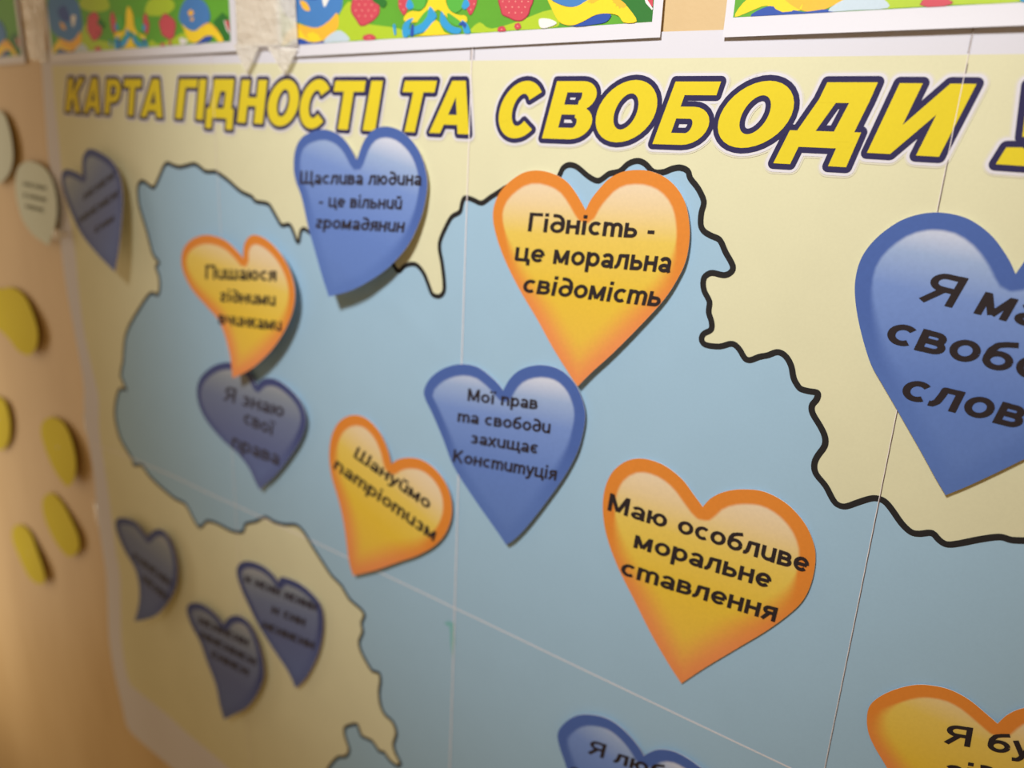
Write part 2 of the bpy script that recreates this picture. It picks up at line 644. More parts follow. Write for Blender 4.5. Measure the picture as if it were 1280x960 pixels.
cream = np.concatenate([inner, ib, [(-1.2 * K, ib[-1, 1]), (right_x - .012, ib[-1, 1]), (right_x - .012, cream_top)]])

north_px = [(172, 235), (175, 228), (180, 227), (188, 233), (193, 234), (199, 222), (205, 208), (210, 204), (217, 207), (225, 209), (234, 207),
            (243, 205), (250, 209), (256, 214), (263, 215), (270, 215), (278, 220), (287, 227), (298, 237), (306, 242), (315, 246), (320, 252),
            (335, 255), (342, 265), (350, 279), (354, 282), (362, 281), (367, 290), (371, 301), (374, 302), (376, 290), (380, 286), (386, 290),
            (400, 300), (420, 315), (450, 322), (475, 320), (490, 329), (495, 336), (499.5, 339), (506, 332.5), (515, 330), (522, 332), (530, 342),
            (536, 357), (540, 367), (546, 370.5), (552, 369), (555.5, 362), (555, 347), (552.5, 327), (550, 315), (550, 302), (557, 285), (565, 271),
            (575, 265), (577.5, 255), (581, 247.5), (590, 249), (602, 254), (612, 247.5), (620, 242.5), (640, 232), (665, 240), (690, 232), (699, 220),
            (704, 210), (712, 206), (722, 209), (735, 220), (747, 226), (755, 222), (762, 217), (775, 214), (785, 205), (797, 201), (807, 205),
            (817, 215), (830, 215), (840, 211), (851, 209.5), (860, 214), (863, 223), (873, 236), (880, 252), (877, 265), (876, 280), (880, 289),
            (890, 295), (900, 300), (907, 315), (916, 332), (914, 340), (905, 344), (890, 341), (881, 346), (879, 355), (881, 365), (887, 377),
            (886, 390), (889.5, 402), (889, 412), (880, 417), (877, 424), (882, 431), (900, 433), (915, 429.5), (924, 436), (931, 447.5), (938, 450),
            (949, 446), (960, 444), (972, 440), (982, 445), (989, 457), (992, 472), (996, 480), (1001, 486), (1012, 489), (1022, 491), (1021, 499),
            (1015, 507), (1016, 517), (1025, 532), (1031, 545), (1031, 557), (1022, 570), (1018, 580), (1020, 592), (1032, 607), (1040, 622), (1046, 630),
            (1057, 633), (1075, 627), (1092, 622.5), (1105, 626), (1115, 637), (1127, 654), (1139, 665), (1150, 667), (1165, 666), (1174, 675),
            (1184, 680.5), (1200, 679), (1225, 674), (1250, 671), (1265, 675), (1290, 677), (1320, 690), (1360, 715), (1390, 730), (1430, 722)]
west_px = [(172, 235), (173, 250), (176, 264), (184, 290), (190, 314), (194, 322), (199, 328), (195, 334), (199, 345), (200, 360), (197, 369), (191, 366),
           (185, 370), (175, 385), (162, 407), (156, 425), (154, 452), (151, 470), (158, 487), (150, 486), (145, 502), (144, 522), (150, 547), (160, 565),
           (166, 575), (168, 582), (177, 581), (187, 595), (205, 612), (220, 624), (232, 630), (240, 645), (250, 660), (259, 651), (275, 656), (290, 664),
           (304, 665), (307, 655), (320, 652), (332, 646), (342, 652), (357, 656), (370, 656), (380, 665), (392, 685), (405, 705), (415, 720), (427, 732),
           (437, 749), (450, 760), (456, 769), (452, 779), (454, 790), (449, 802), (452, 815), (460, 830), (466, 839), (474, 841), (476, 852), (474, 865),
           (476, 882), (482, 894), (491, 902), (496, 917), (492, 930), (495, 942), (501, 954), (496, 957), (486, 949), (480, 940), (474, 939), (465, 926),
           (452, 920), (447, 906), (440, 906), (431, 910), (432, 922), (437, 937), (432, 946), (424, 946), (417, 952), (411, 960), (404, 975)]
north = uvp(spline(north_px, 3))
west = uvp(spline(west_px, 2))
tail = np.array([(1.0, -.45), (1.0, -1.62), (-1.1, -1.62)]) * K
blue = np.concatenate([west[::-1], north[1:], tail])

colx = [-9, -1.446 * K, -.8045 * K, -.1475 * K, .508 * K, 9]
rowz = [9, -.8305 * K, -9]

pts, edges = [], []


def add_loop(P, closed=True):
    P = np.asarray(P, float)
    D_ = []
    for i in range(len(P) if closed else len(P) - 1):
        a, b = P[i], P[(i + 1) % len(P)]
        m = max(1, int(np.hypot(*(b - a)) / .006))
        D_ += [a + (b - a) * q / m for q in range(m)]
    if not closed:
        D_.append(P[-1])
    P = np.array(D_)
    k = len(pts)
    pts.extend(map(tuple, P))
    n = len(P)
    for i in range(n if closed else n - 1):
        edges.append((k + i, k + (i + 1) % n))


add_loop(outline)
add_loop(cream)
add_loop(blue)
for x in colx[1:-1]:
    add_loop([(x, top_z - 1e-7 * 0), (x, bot_z)], False)
add_loop([(-2.06 * K, rowz[1]), (right_x, rowz[1])], False)
lo, hi = outline.min(0), outline.max(0)
st = .0065
g = np.stack(np.meshgrid(np.arange(lo[0], hi[0], st), np.arange(lo[1], hi[1], st)), -1).reshape(-1, 2)
g = g[pip(outline, g)]
# finer near the lifted left edge
g2 = np.stack(np.meshgrid(np.arange(lo[0], -1.8 * K, st * .5), np.arange(lo[1], hi[1], st * .8)), -1).reshape(-1, 2) + .0011
g2 = g2[pip(outline, g2)]
pts.extend(map(tuple, g))
pts.extend(map(tuple, g2))
for x in colx[1:-1]:
    for dx in (-.0065, -.0025, .0025, .0065):
        pts.extend((x + dx * 1.0, z) for z in np.arange(bot_z + .003, top_z, .012))
for dz in (-.0065, -.0025, .0025, .0065):
    pts.extend((x, rowz[1] + dz) for x in np.arange(-2.0 * K, right_x, .012))
pa = np.array(pts)
vsq, _, fsq, *_ = delaunay_2d_cdt([Vector(p) for p in pts], edges, [], 0, 1e-8)
Q = np.array([tuple(v) for v in vsq])
T = np.array([f for f in fsq if len(f) == 3])
cen = Q[T].mean(1)
a_, b_, c_ = Q[T[:, 0]], Q[T[:, 1]], Q[T[:, 2]]
ar = (b_[:, 0] - a_[:, 0]) * (c_[:, 1] - a_[:, 1]) - (b_[:, 1] - a_[:, 1]) * (c_[:, 0] - a_[:, 0])
T[ar < 0] = T[ar < 0][:, ::-1]
keep = pip(outline, cen) & (np.abs(ar) > 1e-13)
T, cen = T[keep], cen[keep]
mi = np.where(pip(cream, cen), np.where(pip(blue, cen), 2, 1), 0)
P3 = to3(Q, paper(Q))
n_sheet = 0
for ci in range(5):
    for ri in range(2):
        s = (cen[:, 0] > colx[ci]) & (cen[:, 0] <= colx[ci + 1]) & (cen[:, 1] < rowz[ri]) & (cen[:, 1] >= rowz[ri + 1])
        if not s.any():
            continue
        used, inv = np.unique(T[s], return_inverse=True)
        o = slab('sheet', P3[used], inv.reshape(-1, 3), None, poster, .0001, M_WHITE, None, [M_WHITE, M_CREAM, M_BLUE], mi[s])
        n_sheet += 1


def ribbon_polys(P, hw):
    return convex_parts([list(map(tuple, P))], hw, True)


def on_sheet(eps):
    return lambda P: to3(P, paper(P) + eps)


layer('map_outline', ribbon_polys(north, .00125) + ribbon_polys(west, .00115), on_sheet(.00010), M_LINE, poster)


def strip(name, P, w, eps, mat, parent=poster):
    """thin raised strip of cut paper along a seam"""
    P = np.array(P)
    d = P[-1] - P[0]
    n = np.array([-d[1], d[0]]) / np.hypot(*d) * w / 2
    a, b = P - n, P + n
    k = len(P)
    vsx = np.concatenate([to3(a, paper(a) + .00002), to3(a, paper(a) + eps), to3(b, paper(b) + eps), to3(b, paper(b) + .00002)])
    f = []
    for i in range(k - 1):
        for r_ in (1,):
            f.append((r_ * k + i, r_ * k + i + 1, (r_ + 1) * k + i + 1, (r_ + 1) * k + i))
    return mesh(name, vsx, f, mat, parent)


for x, wd in ((colx[1], .00035), (colx[2], .00055), (colx[3], .00022)):
    zz = np.arange(bot_z, top_z, .004)
    strip('seam_edge', np.stack([np.full(len(zz), x), zz], 1), wd, .00046, M_SEAM)
xx = np.arange(-2.03 * K, right_x, .004)
strip('seam_edge', np.stack([xx, np.full(len(xx), rowz[1])], 1), .0006, .00016, M_SEAM)
zz = np.arange(bot_z, cream_top, .004)
strip('seam_gap', np.stack([np.full(len(zz), colx[3] + .0003), zz], 1), .00022, .00018, M_GAP)
for dx, z_a, z_b, wd in ((-.0009, cream_top + .0005, cream_top + .0075, .0004), (.0012, cream_top + .0005, cream_top + .0075, .0003)):
    zz = np.linspace(z_a, z_b, 6)
    strip('seam_gap', np.stack([np.full(6, colx[2] + dx), zz], 1), wd, .00020, M_GAP)
zz = np.linspace(cream_top + .0004, cream_top + .0095, 6)
strip('seam_gap', np.stack([np.full(6, colx[3] - .0001), zz], 1), .0005, .00026, M_GAP)

layer('ink_smudge', [np.array([(555, 779), (561, 776), (567, 779), (563, 785)]), np.array([(562, 784), (567, 779), (569, 800), (566, 822), (563, 806)])],
      lambda P: on_poster(P, .00012), paper_mat('teal_smudge', (128, 186, 190)), poster)

# title lettering: box corners TL, TR, BL, BR of each letter in the photograph
HV, HB = .145, .115


def seg(ax, ay, bx, by, hw):
    a, b = np.array([ax, ay]), np.array([bx, by])
    d = b - a
    n = np.array([-d[1], d[0]]) / np.hypot(*d) * hw
    return np.array([a - n, b - n, b + n, a + n])


def rect(x0, y0, x1, y1):
    return np.array([(x0, y0), (x1, y0), (x1, y1), (x0, y1)])


def ring(cx, cy, rx, ry, a0, a1, hx, hy, n=22):
    """elliptic band: outer radii rx, ry, thickness hx at the sides, hy at top and bottom"""
    out = []
    for i in range(n):
        t0, t1 = (math.radians(a0 + (a1 - a0) * k / n) for k in (i, i + 1))
        out.append(np.array([(cx + rx * math.cos(t0), cy + ry * math.sin(t0)), (cx + rx * math.cos(t1), cy + ry * math.sin(t1)),
                             (cx + (rx - hx) * math.cos(t1), cy + (ry - hy) * math.sin(t1)), (cx + (rx - hx) * math.cos(t0), cy + (ry - hy) * math.sin(t0))]))
    return out


TG = {
    'К': [rect(0, 0, .33, 1), np.array([(.25, .40), (.66, 1), (1.0, 1), (.45, .36)]), np.array([(.36, .62), (.60, .62), (1.0, 0), (.64, 0)])],
    'А': [np.array([(0, 0), (.28, 0), (.60, 1), (.33, 1)]), np.array([(.72, 0), (1.0, 0), (.67, 1), (.40, 1)]), rect(.22, .17, .80, .36)],
    'Р': [rect(0, 0, .33, 1)] + [rect(.3, .81, .62, 1), rect(.3, .34, .62, .53)] + ring(.60, .67, .38, .33, -90, 90, .32, .19, 12),
    'Т': [rect(0, .78, 1, 1), rect(.34, 0, .66, .8)],
    'Г': [rect(0, 0, .40, 1), rect(0, .79, 1, 1)],
    'І': [rect(0, 0, 1, 1)],
    'Д': [rect(.20, .76, .93, 1), np.array([(.62, .30), (.90, .30), (.93, .8), (.66, .8)]), np.array([(.08, .30), (.34, .30), (.48, .8), (.20, .8)]),
          rect(0, .22, 1, .42), rect(0, 0, .24, .3), rect(.76, 0, 1, .3)],
    'Н': [rect(0, 0, .34, 1), rect(.66, 0, 1, 1), rect(.3, .40, .7, .60)],
    'О': ring(.5, .5, .5, .5, 0, 360, .31, .21, 32),
    'С': ring(.5, .5, .5, .5, 38, 318, .31, .22, 26),
    'В': [rect(0, 0, .30, 1), rect(.25, .81, .62, 1), rect(.25, .43, .62, .60), rect(.25, 0, .62, .2)] +
         ring(.60, .745, .35, .255, -90, 90, .31, .18, 12) + ring(.60, .29, .40, .29, -90, 90, .33, .20, 12),
    'Б': [rect(0, 0, .30, 1), rect(.2, .79, .95, 1), rect(.25, .42, .6, .61), rect(.25, 0, .6, .19)] + ring(.58, .305, .42, .305, -90, 90, .33, .19, 12),
    'И': [rect(0, 0, .31, 1), rect(.69, 0, 1, 1), np.array([(.05, 0), (.33, 0), (.95, 1), (.67, 1)])],
    'У': [np.array([(0, 1), (.32, 1), (.56, .42), (.20, .36)]), np.array([(.68, 1), (1.0, 1), (.62, .22), (.44, .34)]),
          np.array([(.02, .0), (.38, 0), (.55, .10), (.30, .22)]), np.array([(.02, 0), (.36, .16), (.26, .23), (.06, .22)]),
          np.array([(.38, 0), (.64, .24), (.45, .36), (.28, .2)])],
}
title = [('К', (86, 98), (106, 98), (82, 139), (101, 141)), ('А', (109, 98), (129, 98), (105, 141), (126, 142)),
         ('Р', (134, 99), (153, 99), (131, 142), (150, 143)), ('Т', (156, 99), (178, 99), (153, 144), (175, 145)),
         ('А', (182, 99), (209, 99), (176, 146), (204, 147)), ('Г', (225, 99), (248, 99), (219.5, 148), (242.5, 149)),
         ('І', (250, 99), (259, 99), (245.5, 149), (254.5, 150)), ('Д', (262, 99), (296, 99), (257, 160), (291, 162.5)),
         ('Н', (303, 100), (335, 100), (297, 153), (329, 155)), ('О', (341, 99), (379, 99), (331, 157), (369, 159)),
         ('С', (381, 99), (419, 99), (371, 160), (408, 162)), ('Т', (420, 101), (458, 101), (410, 161), (449, 163)),
         ('І', (465, 101), (479.5, 101), (454, 163), (469.5, 164)), ('Т', (507, 101), (547, 101), (493, 164), (533, 166)),
         ('А', (550, 101), (600, 101), (537, 166), (587, 168)), ('С', (634, 101), (687, 101), (617, 172), (670, 174)),
         ('В', (697, 101.5), (754, 101.5), (678, 173), (735, 175)), ('О', (760, 100), (833, 100), (735, 177), (808, 179)),
         ('Б', (845, 102), (905, 102), (816, 180), (878, 182)), ('О', (919, 101), (1008, 101), (884, 184), (972, 186)),
         ('Д', (1018, 103), (1104, 103), (967, 204), (1058, 209)), ('И', (1125, 104), (1221, 105), (1084, 191), (1174, 196)),
         ('У', (1286, 106), (1392, 107), (1243, 205), (1345, 212))]
yel, nav, hal, hal2 = [], [], [], []
for ch, tl, tr, bl, br in title:
    Pc = [uvp([q])[0] for q in (tl, tr, bl, br)]
    for c in TG[ch]:
        s, t = c[:, :1], c[:, 1:]
        q = (Pc[2] * (1 - s) + Pc[3] * s) * (1 - t) + (Pc[0] * (1 - s) + Pc[1] * s) * t
        q = ccw(q)
        yel.append(q)
        nav.append(dilate(q, .0021))
        hal.append(dilate(q, .0032))
        hal2.append(dilate(q, .0039))
layer('title_soft_glow', hal2, on_sheet(.00012), M_HALO2, poster, 5e-7)
layer('title_pale_glow', hal, on_sheet(.00022), M_HALO, poster, 5e-7)
layer('title_dark_outline', nav, on_sheet(.00032), M_NAVY, poster, 5e-7)
layer('title_yellow_letters', yel, on_sheet(.00042), M_YELLOW, poster, 5e-7)


# ------------------------------------------------------------------ paper hearts
def lift_field(ctrl, soft=1.0):
    C = np.array([(c[0], c[1]) for c in ctrl], float)
    H = np.array([c[2] for c in ctrl], float) * 1e-3
    sc = np.hypot(*(C.max(0) - C.min(0))) * .30 * soft

    def f(P):
        d2 = ((P[:, None, :] - C[None]) ** 2).sum(-1)
        W = np.exp(-d2 / (2 * sc * sc)) + 1e-6
        return (W * H).sum(1) / W.sum(1)
    return f


HEARTS = 'paper hearts stuck on the map poster'


def heart(label, mat, px, tip_i, ctrl, lines, soft=1.0, marks=None, step=None, illegible=False):
    out = spline(px, 5, True, (0, tip_i))
    f = lift_field(ctrl, soft)
    size = np.hypot(*(out.max(0) - out.min(0)))
    step = step or size / 34
    flip = out * np.array([1, -1])
    Q, T = fill(flip, step)
    Qp = Q * np.array([1, -1])
    V3 = on_poster(Qp, .0003, f)
    O3 = on_poster(out, .0003, f)
    A = V3[:, [0, 2]]
    B = O3[:, [0, 2]]
    cleft, tip = B[0], B[tip_i * 5]
    ax = tip - cleft
    ln_ = np.hypot(*ax)
    ax = ax / ln_
    sraw = (A - cleft) @ ax
    s0 = sraw.min()
    s = (sraw - s0) / (ln_ - s0)
    e = dist_poly(B, A) / ln_
    base = V3.mean(0)
    root = thing('paper_heart', label, 'paper heart', (base[0], 0, base[2]), None)
    o = slab('heart_card', V3, T, mat, root, .00025, M_SEAM, np.stack([e, s], 1))
    if lines:
        g_ = lambda P: on_poster(P, .0003 + .00022, f)
        t = layer('printed_text', text_polys(lines,   .083 if not illegible else .11), g_, M_INK2 if mat is M_BSHADE else M_INK, root)
    # the foam pad that holds the heart
    c = out.mean(0)
    pad = on_poster([c], 0.0, lambda P: f(P))[0]
    w0 = paper(np.array([[pad[0], pad[2] - Z0]]))[0]
    r_ = .0035
    top = -pad[1] - .0002
    if top - w0 > .0003:
        pv = []
        for yy in (-w0 - .0001, -top):
            pv += [(pad[0] + r_ * math.cos(a), yy, pad[2] + r_ * math.sin(a)) for a in np.arange(12) * math.pi / 6]
        pf = [tuple(range(12)), tuple(range(12, 24))[::-1]] + [(i, i + 12, (i + 1) % 12 + 12, (i + 1) % 12) for i in range(12)]
        mesh('adhesive_pad', pv, pf, M_WHITE, root)
    return root


B_, O2 = M_BHEART, M_OHEART
heart('curled blue paper heart at the far left edge of the poster, below the title start', M_BSHADE,
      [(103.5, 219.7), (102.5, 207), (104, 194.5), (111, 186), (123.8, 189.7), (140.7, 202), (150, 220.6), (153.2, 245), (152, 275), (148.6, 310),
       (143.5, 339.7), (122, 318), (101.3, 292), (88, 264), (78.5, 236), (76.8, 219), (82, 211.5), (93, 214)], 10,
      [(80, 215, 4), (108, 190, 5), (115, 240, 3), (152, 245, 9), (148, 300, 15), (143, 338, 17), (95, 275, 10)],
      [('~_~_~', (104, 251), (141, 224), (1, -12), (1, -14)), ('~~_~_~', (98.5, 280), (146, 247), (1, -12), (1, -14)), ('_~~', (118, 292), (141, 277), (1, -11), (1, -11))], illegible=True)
heart('blue paper heart under the title word end, text Щаслива людина', B_,
      [(446, 200), (454, 178), (465, 163.5), (481, 158), (500, 163), (517.5, 179), (528.5, 200), (534, 225), (532.5, 246), (526.5, 271), (512.5, 302.5), (492.5, 327.5),
       (470, 346), (440, 362.5), (411, 371), (402.5, 345), (394, 315), (385, 283), (377, 247), (369.5, 226), (367, 207.5), (369, 187.5), (377, 172), (392, 164), (407.5, 162),
       (423, 168), (435, 180)], 14,
      [(370, 190, 1.5), (445, 165, 1), (530, 200, 1), (450, 250, 1.2), (525, 280, 2), (480, 335, 7), (411, 371, 20), (395, 320, 9)],
      [('Щаслива людина', (374.5, 230), (526, 232), (.8, -16.5), (1, -18)), ('- це вільний', (398, 258.5), (501.5, 262), (.8, -16.5), (1.5, -17)),
       ('громадянин', (394, 285), (504, 290.5), (1.8, -16), (3, -17.5))])
heart('large orange paper heart at the upper centre, text Гідність', O2,
      [(732, 262.5), (739, 249), (750, 235), (762, 223), (777.5, 215), (795, 212.5), (812.5, 214), (831, 221.5), (846, 235), (856, 252.5), (861, 274), (862, 297.5),
       (857.5, 325), (847.5, 347.5), (830, 374.5), (800, 407.5), (765, 442.5), (740, 465), (722, 483), (713, 470), (690, 433), (672, 400), (652.5, 367.5), (638, 340),
       (627, 315), (619, 290), (616, 270), (618.5, 254), (624.5, 241), (636, 228), (653, 216.5), (670, 213), (688, 216), (706, 225), (719, 240)], 18,
      [(620, 270, 1), (670, 215, .8), (732, 262, 1), (800, 215, .8), (860, 280, 1.5), (740, 340, 1.3), (820, 385, 3.5), (722, 483, 6), (680, 415, 2.5)],
      [('Гідність -', (659, 289), (817, 299), (3, -23.5), (4, -26)), ('це моральна', (642.5, 326), (836.5, 341), (3, -24), (5, -27.5)),
       ('свідомість', (652, 365.5), (823, 383.5), (5, -24), (6.5, -25.5))])
heart('blurred orange paper heart with three short lines, overlapping a blue heart by its tip', O2,
      [(304, 322.7), (304.4, 309), (309.6, 297.7), (318, 293.5), (330.4, 297.7), (345, 310), (357.5, 328), (365.8, 348.8), (368.5, 369.6), (364.8, 392.5), (353.3, 417.5),
       (336.7, 440.4), (313.8, 461), (290.8, 472.7), (289, 455), (286.7, 440), (280.4, 417.5), (272, 398.8), (257.5, 382), (240.8, 363), (230, 342.5), (226.7, 325.8),
       (229.4, 311), (238.8, 299.8), (253.3, 294), (268, 295), (282.5, 301), (295, 312)], 13,
      [(228, 320, 1.5), (255, 298, 1.5), (250, 350, 2), (304, 320, 3), (320, 297, 5), (300, 370, 5), (362, 350, 8), (350, 420, 11), (290, 472, 17), (280, 410, 9)],
      [('Пишаюся', (256.5, 348.8), (345, 351.5), (0, -18), (0, -18)), ('гідними', (275, 377), (344, 382.5), (0, -16.5), (0, -17)),
       ('вчинками', (273, 405), (351.5, 414), (0, -16.5), (0, -17))])
heart('blurred blue paper heart partly covered by the orange heart tip above it', M_BSHADE,
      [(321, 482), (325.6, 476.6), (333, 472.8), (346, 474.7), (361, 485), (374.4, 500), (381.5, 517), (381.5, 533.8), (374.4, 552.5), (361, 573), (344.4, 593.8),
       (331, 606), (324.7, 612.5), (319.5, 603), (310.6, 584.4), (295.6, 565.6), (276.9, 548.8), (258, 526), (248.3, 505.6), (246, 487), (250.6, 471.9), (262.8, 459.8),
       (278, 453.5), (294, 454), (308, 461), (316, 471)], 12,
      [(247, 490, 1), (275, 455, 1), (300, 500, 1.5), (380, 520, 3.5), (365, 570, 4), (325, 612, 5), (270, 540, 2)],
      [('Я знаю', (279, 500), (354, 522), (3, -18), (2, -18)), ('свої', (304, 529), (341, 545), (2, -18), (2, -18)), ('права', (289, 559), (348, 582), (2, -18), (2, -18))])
heart('tilted orange paper heart below the map centre with two slanted text lines', O2,
      [(489, 580), (498.5, 574), (512.3, 572), (528.4, 575.3), (544.4, 586.8), (557, 604), (564, 624.6), (564, 647.5), (556, 668), (542, 683), (521.5, 694.5), (498.5, 702.5),
       (468.8, 713), (441.3, 719.7), (436, 700), (430, 656), (423, 624.6), (414.3, 594.8), (411.5, 569.6), (414, 546.7), (422, 529.5), (434, 520.5), (448, 519),
       (462, 526), (475.6, 542), (484.8, 562.7)], 13,
      [(413, 560, 1), (440, 522, 1), (489, 580, 1.2), (480, 630, 1.5), (562, 630, 2), (520, 695, 3), (441, 719, 5)],
      [('Шануймо', (441, 571), (535, 637), (6, -13), (5, -15)), ('патріотизм', (416, 585), (542, 677), (5.5, -14), (5, -16))])
heart('blue paper heart at the centre of the map, four lines of text ending Конституція', B_,
      [(628.9, 488), (637, 474), (649, 463), (665.8, 457.2), (684, 457), (702, 463.4), (718, 479), (728, 500), (731.5, 520.7), (728, 544), (720.5, 567.6), (705, 596),
       (681.5, 629), (658, 658.8), (642, 675), (632.5, 681), (619, 661), (590, 619.7), (566.9, 583), (553.9, 549), (540.8, 518), (531.5, 498.6), (530.2, 487),
       (538, 472.6), (553.9, 460.8), (574.7, 455.3), (595.5, 458.3), (611, 468.6), (622.9, 480)], 15,
      [(532, 490, 1), (575, 458, .8), (629, 488, .8), (680, 458, .8), (730, 520, 2.5), (640, 540, 1), (700, 600, 4), (632, 681, 4.5), (580, 600, 1.5)],
      [('Мої прав', (584, 501), (671, 512), (1, -15.5), (1.5, -16.5)), ('та свободи', (571.5, 527), (687, 542), (1, -15), (1.5, -17)),
       ('захищає', (588, 554), (671.5, 567.5), (1.2, -15), (1.8, -16.5)), ('Конституція', (565.5, 577), (694.5, 600.5), (1.8, -15.5), (2.4, -17))])
heart('large tilted orange paper heart at lower right of centre, text Маю особливе', O2,
      [(878.4, 633.4), (889, 622.5), (905.6, 614.7), (927.5, 611.6), (955.6, 614.7), (983.8, 630), (1005.6, 653.8), (1017, 679), (1019.3, 700.6), (1015, 725.6),
       (1005.6, 747.5), (990, 764.7), (958.8, 788), (918, 812.5), (880.6, 835), (851.6, 854.4), (836.9, 831.9), (815, 794.4), (793, 750.6), (772.8, 710), (759, 672.5),
       (753.6, 641), (755.5, 613), (765.5, 590), (783.8, 576), (805.6, 573.4), (830.6, 581.9), (852.5, 599), (868, 619.4)], 15,
      [(754, 640, .6), (800, 575, .6), (878, 633, .6), (930, 612, .6), (1018, 700, 1.2), (880, 700, .6), (960, 785, 1.4), (851, 854, 1.2), (795, 760, .6)],
      [('Маю особливе', (758.5, 637.5), (1007.5, 716.5), (3.8, -21.5), (5.5, -25.5)), ('моральне', (791, 684), (960.5, 736), (4.2, -22), (5.5, -25)),
       ('ставлення', (774.5, 718), (968, 777.5), (4.2, -21.5), (6, -24.5))])
heart('big blue paper heart cut off by the right side of the picture', B_,
      [(1269.5, 342.5), (1260, 322.5), (1240, 295), (1215, 276), (1192.5, 268), (1167.5, 265.5), (1142.5, 269.5), (1120, 279), (1095, 298), (1077.5, 321), (1069.5, 347),
       (1069, 374), (1075, 410), (1087.5, 452.5), (1102.5, 480), (1120, 510), (1150, 562.5), (1169, 597), (1182, 619), (1210, 607.5), (1247.5, 590), (1280, 574),
       (1340, 545), (1400, 500), (1450, 440), (1465, 380), (1450, 330), (1410, 295), (1360, 285), (1320, 293), (1290, 315)][::1], 18,
      [(1070, 350, .8), (1165, 268, .8), (1269, 342, 1), (1400, 300, 1), (1200, 420, 1), (1182, 619, 1.6), (1280, 574, 2), (1440, 440, 2)],
      [('Я маю', (1147, 374), (1349, 424), (21, -36), (22, -39)), ('свободу', (1103, 427), (1378, 497), (17, -36), (21, -39)), ('слова', (1122, 497), (1309, 546), (17, -35), (20, -37))])
heart('blue paper heart cut off by the bottom of the picture', B_,
      [(805, 944.8), (796.9, 931.9), (783, 915.5), (766, 901.8), (748.8, 894.9), (728, 893.2), (712.7, 898.4), (700.6, 909.5), (696.8, 919.8), (699.8, 935),
       (706, 953), (716, 985), (732, 1030), (752, 1090), (800, 1066), (860, 1038), (893, 1010), (900, 990), (892, 973), (872.5, 957), (858.8, 947.5), (843.3, 939.6), (827.8, 936.7), (815.8, 938.8)], 13,
      [(697, 920, 2), (730, 893, 2.5), (805, 945, 1.5), (840, 938, 2.5), (800, 990, 1.2), (752, 1090, 2), (895, 990, 2)],
      [('Я люблю', (734, 941), (872, 990), (4, -17), (5, -18)), ('с', (710, 969), (722, 973), (4, -17), (4, -17))])
heart('orange paper heart in the bottom right corner of the picture', O2,
      [(1246.8, 904.5), (1233.6, 893), (1211, 874.5), (1187, 862), (1163, 856.7), (1142.5, 856.3), (1120, 861.5), (1101, 870), (1088, 881), (1083.7, 895), (1085, 914),
       (1092.7, 932.8), (1108, 958.6), (1140, 1015), (1180, 1090), (1240, 1066), (1310, 1030), (1365, 990), (1382, 950), (1372, 912), (1345, 890), (1310, 881), (1278, 885.5), (1260, 893)], 14,
      [(1085, 900, .8), (1150, 857, 1), (1246, 904, .8), (1310, 881, 1), (1200, 960, .8), (1180, 1090, 1), (1380, 950, 1)],
      [('Я буду', (1179, 928), (1348, 959), (4, -23.5), (5, -27)), ('гідний', (1180, 972), (1330, 1000), (4, -23.5), (5, -27))])
heart('small curled blue paper heart nearest the lower left edge of the poster', M_BSHADE,
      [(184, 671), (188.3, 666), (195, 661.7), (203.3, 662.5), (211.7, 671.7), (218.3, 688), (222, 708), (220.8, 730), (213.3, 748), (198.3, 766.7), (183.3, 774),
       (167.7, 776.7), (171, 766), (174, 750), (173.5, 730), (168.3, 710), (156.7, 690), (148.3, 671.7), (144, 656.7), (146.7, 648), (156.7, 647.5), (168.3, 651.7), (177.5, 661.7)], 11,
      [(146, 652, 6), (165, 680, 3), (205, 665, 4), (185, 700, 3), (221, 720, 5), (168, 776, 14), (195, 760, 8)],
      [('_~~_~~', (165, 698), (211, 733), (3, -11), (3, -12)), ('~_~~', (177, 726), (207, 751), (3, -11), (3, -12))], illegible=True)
heart('small blurred blue paper heart lowest of the three at the lower left', M_BSHADE,
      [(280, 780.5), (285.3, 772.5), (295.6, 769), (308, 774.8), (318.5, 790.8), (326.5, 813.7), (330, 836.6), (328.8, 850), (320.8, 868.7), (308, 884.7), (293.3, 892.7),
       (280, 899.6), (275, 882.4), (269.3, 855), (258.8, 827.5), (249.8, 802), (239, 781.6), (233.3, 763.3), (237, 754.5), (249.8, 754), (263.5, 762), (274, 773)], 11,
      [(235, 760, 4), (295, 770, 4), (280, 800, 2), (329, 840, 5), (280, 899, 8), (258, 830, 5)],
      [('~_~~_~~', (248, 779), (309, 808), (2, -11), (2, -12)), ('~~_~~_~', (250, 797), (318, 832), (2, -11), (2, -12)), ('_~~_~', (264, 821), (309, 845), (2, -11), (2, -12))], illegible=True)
heart('small blurred blue paper heart with three dark text lines, right of the lowest one', M_BSHADE,
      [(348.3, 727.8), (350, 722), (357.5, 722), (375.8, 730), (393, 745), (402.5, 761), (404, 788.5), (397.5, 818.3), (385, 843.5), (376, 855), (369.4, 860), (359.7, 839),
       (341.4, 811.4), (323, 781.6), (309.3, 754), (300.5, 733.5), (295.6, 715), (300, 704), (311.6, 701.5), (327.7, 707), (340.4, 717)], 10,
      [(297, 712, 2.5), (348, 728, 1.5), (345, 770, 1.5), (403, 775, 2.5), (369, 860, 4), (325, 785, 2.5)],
      [('~ ~_~~ ~_~~~', (305, 727), (394, 764), (2, -12), (2, -13)), ('~ _~~', (339, 766), (380, 783), (2, -12), (2, -13)), ('~_~~_~~', (327.7, 785), (391, 812), (2, -12), (2, -13))], illegible=True)


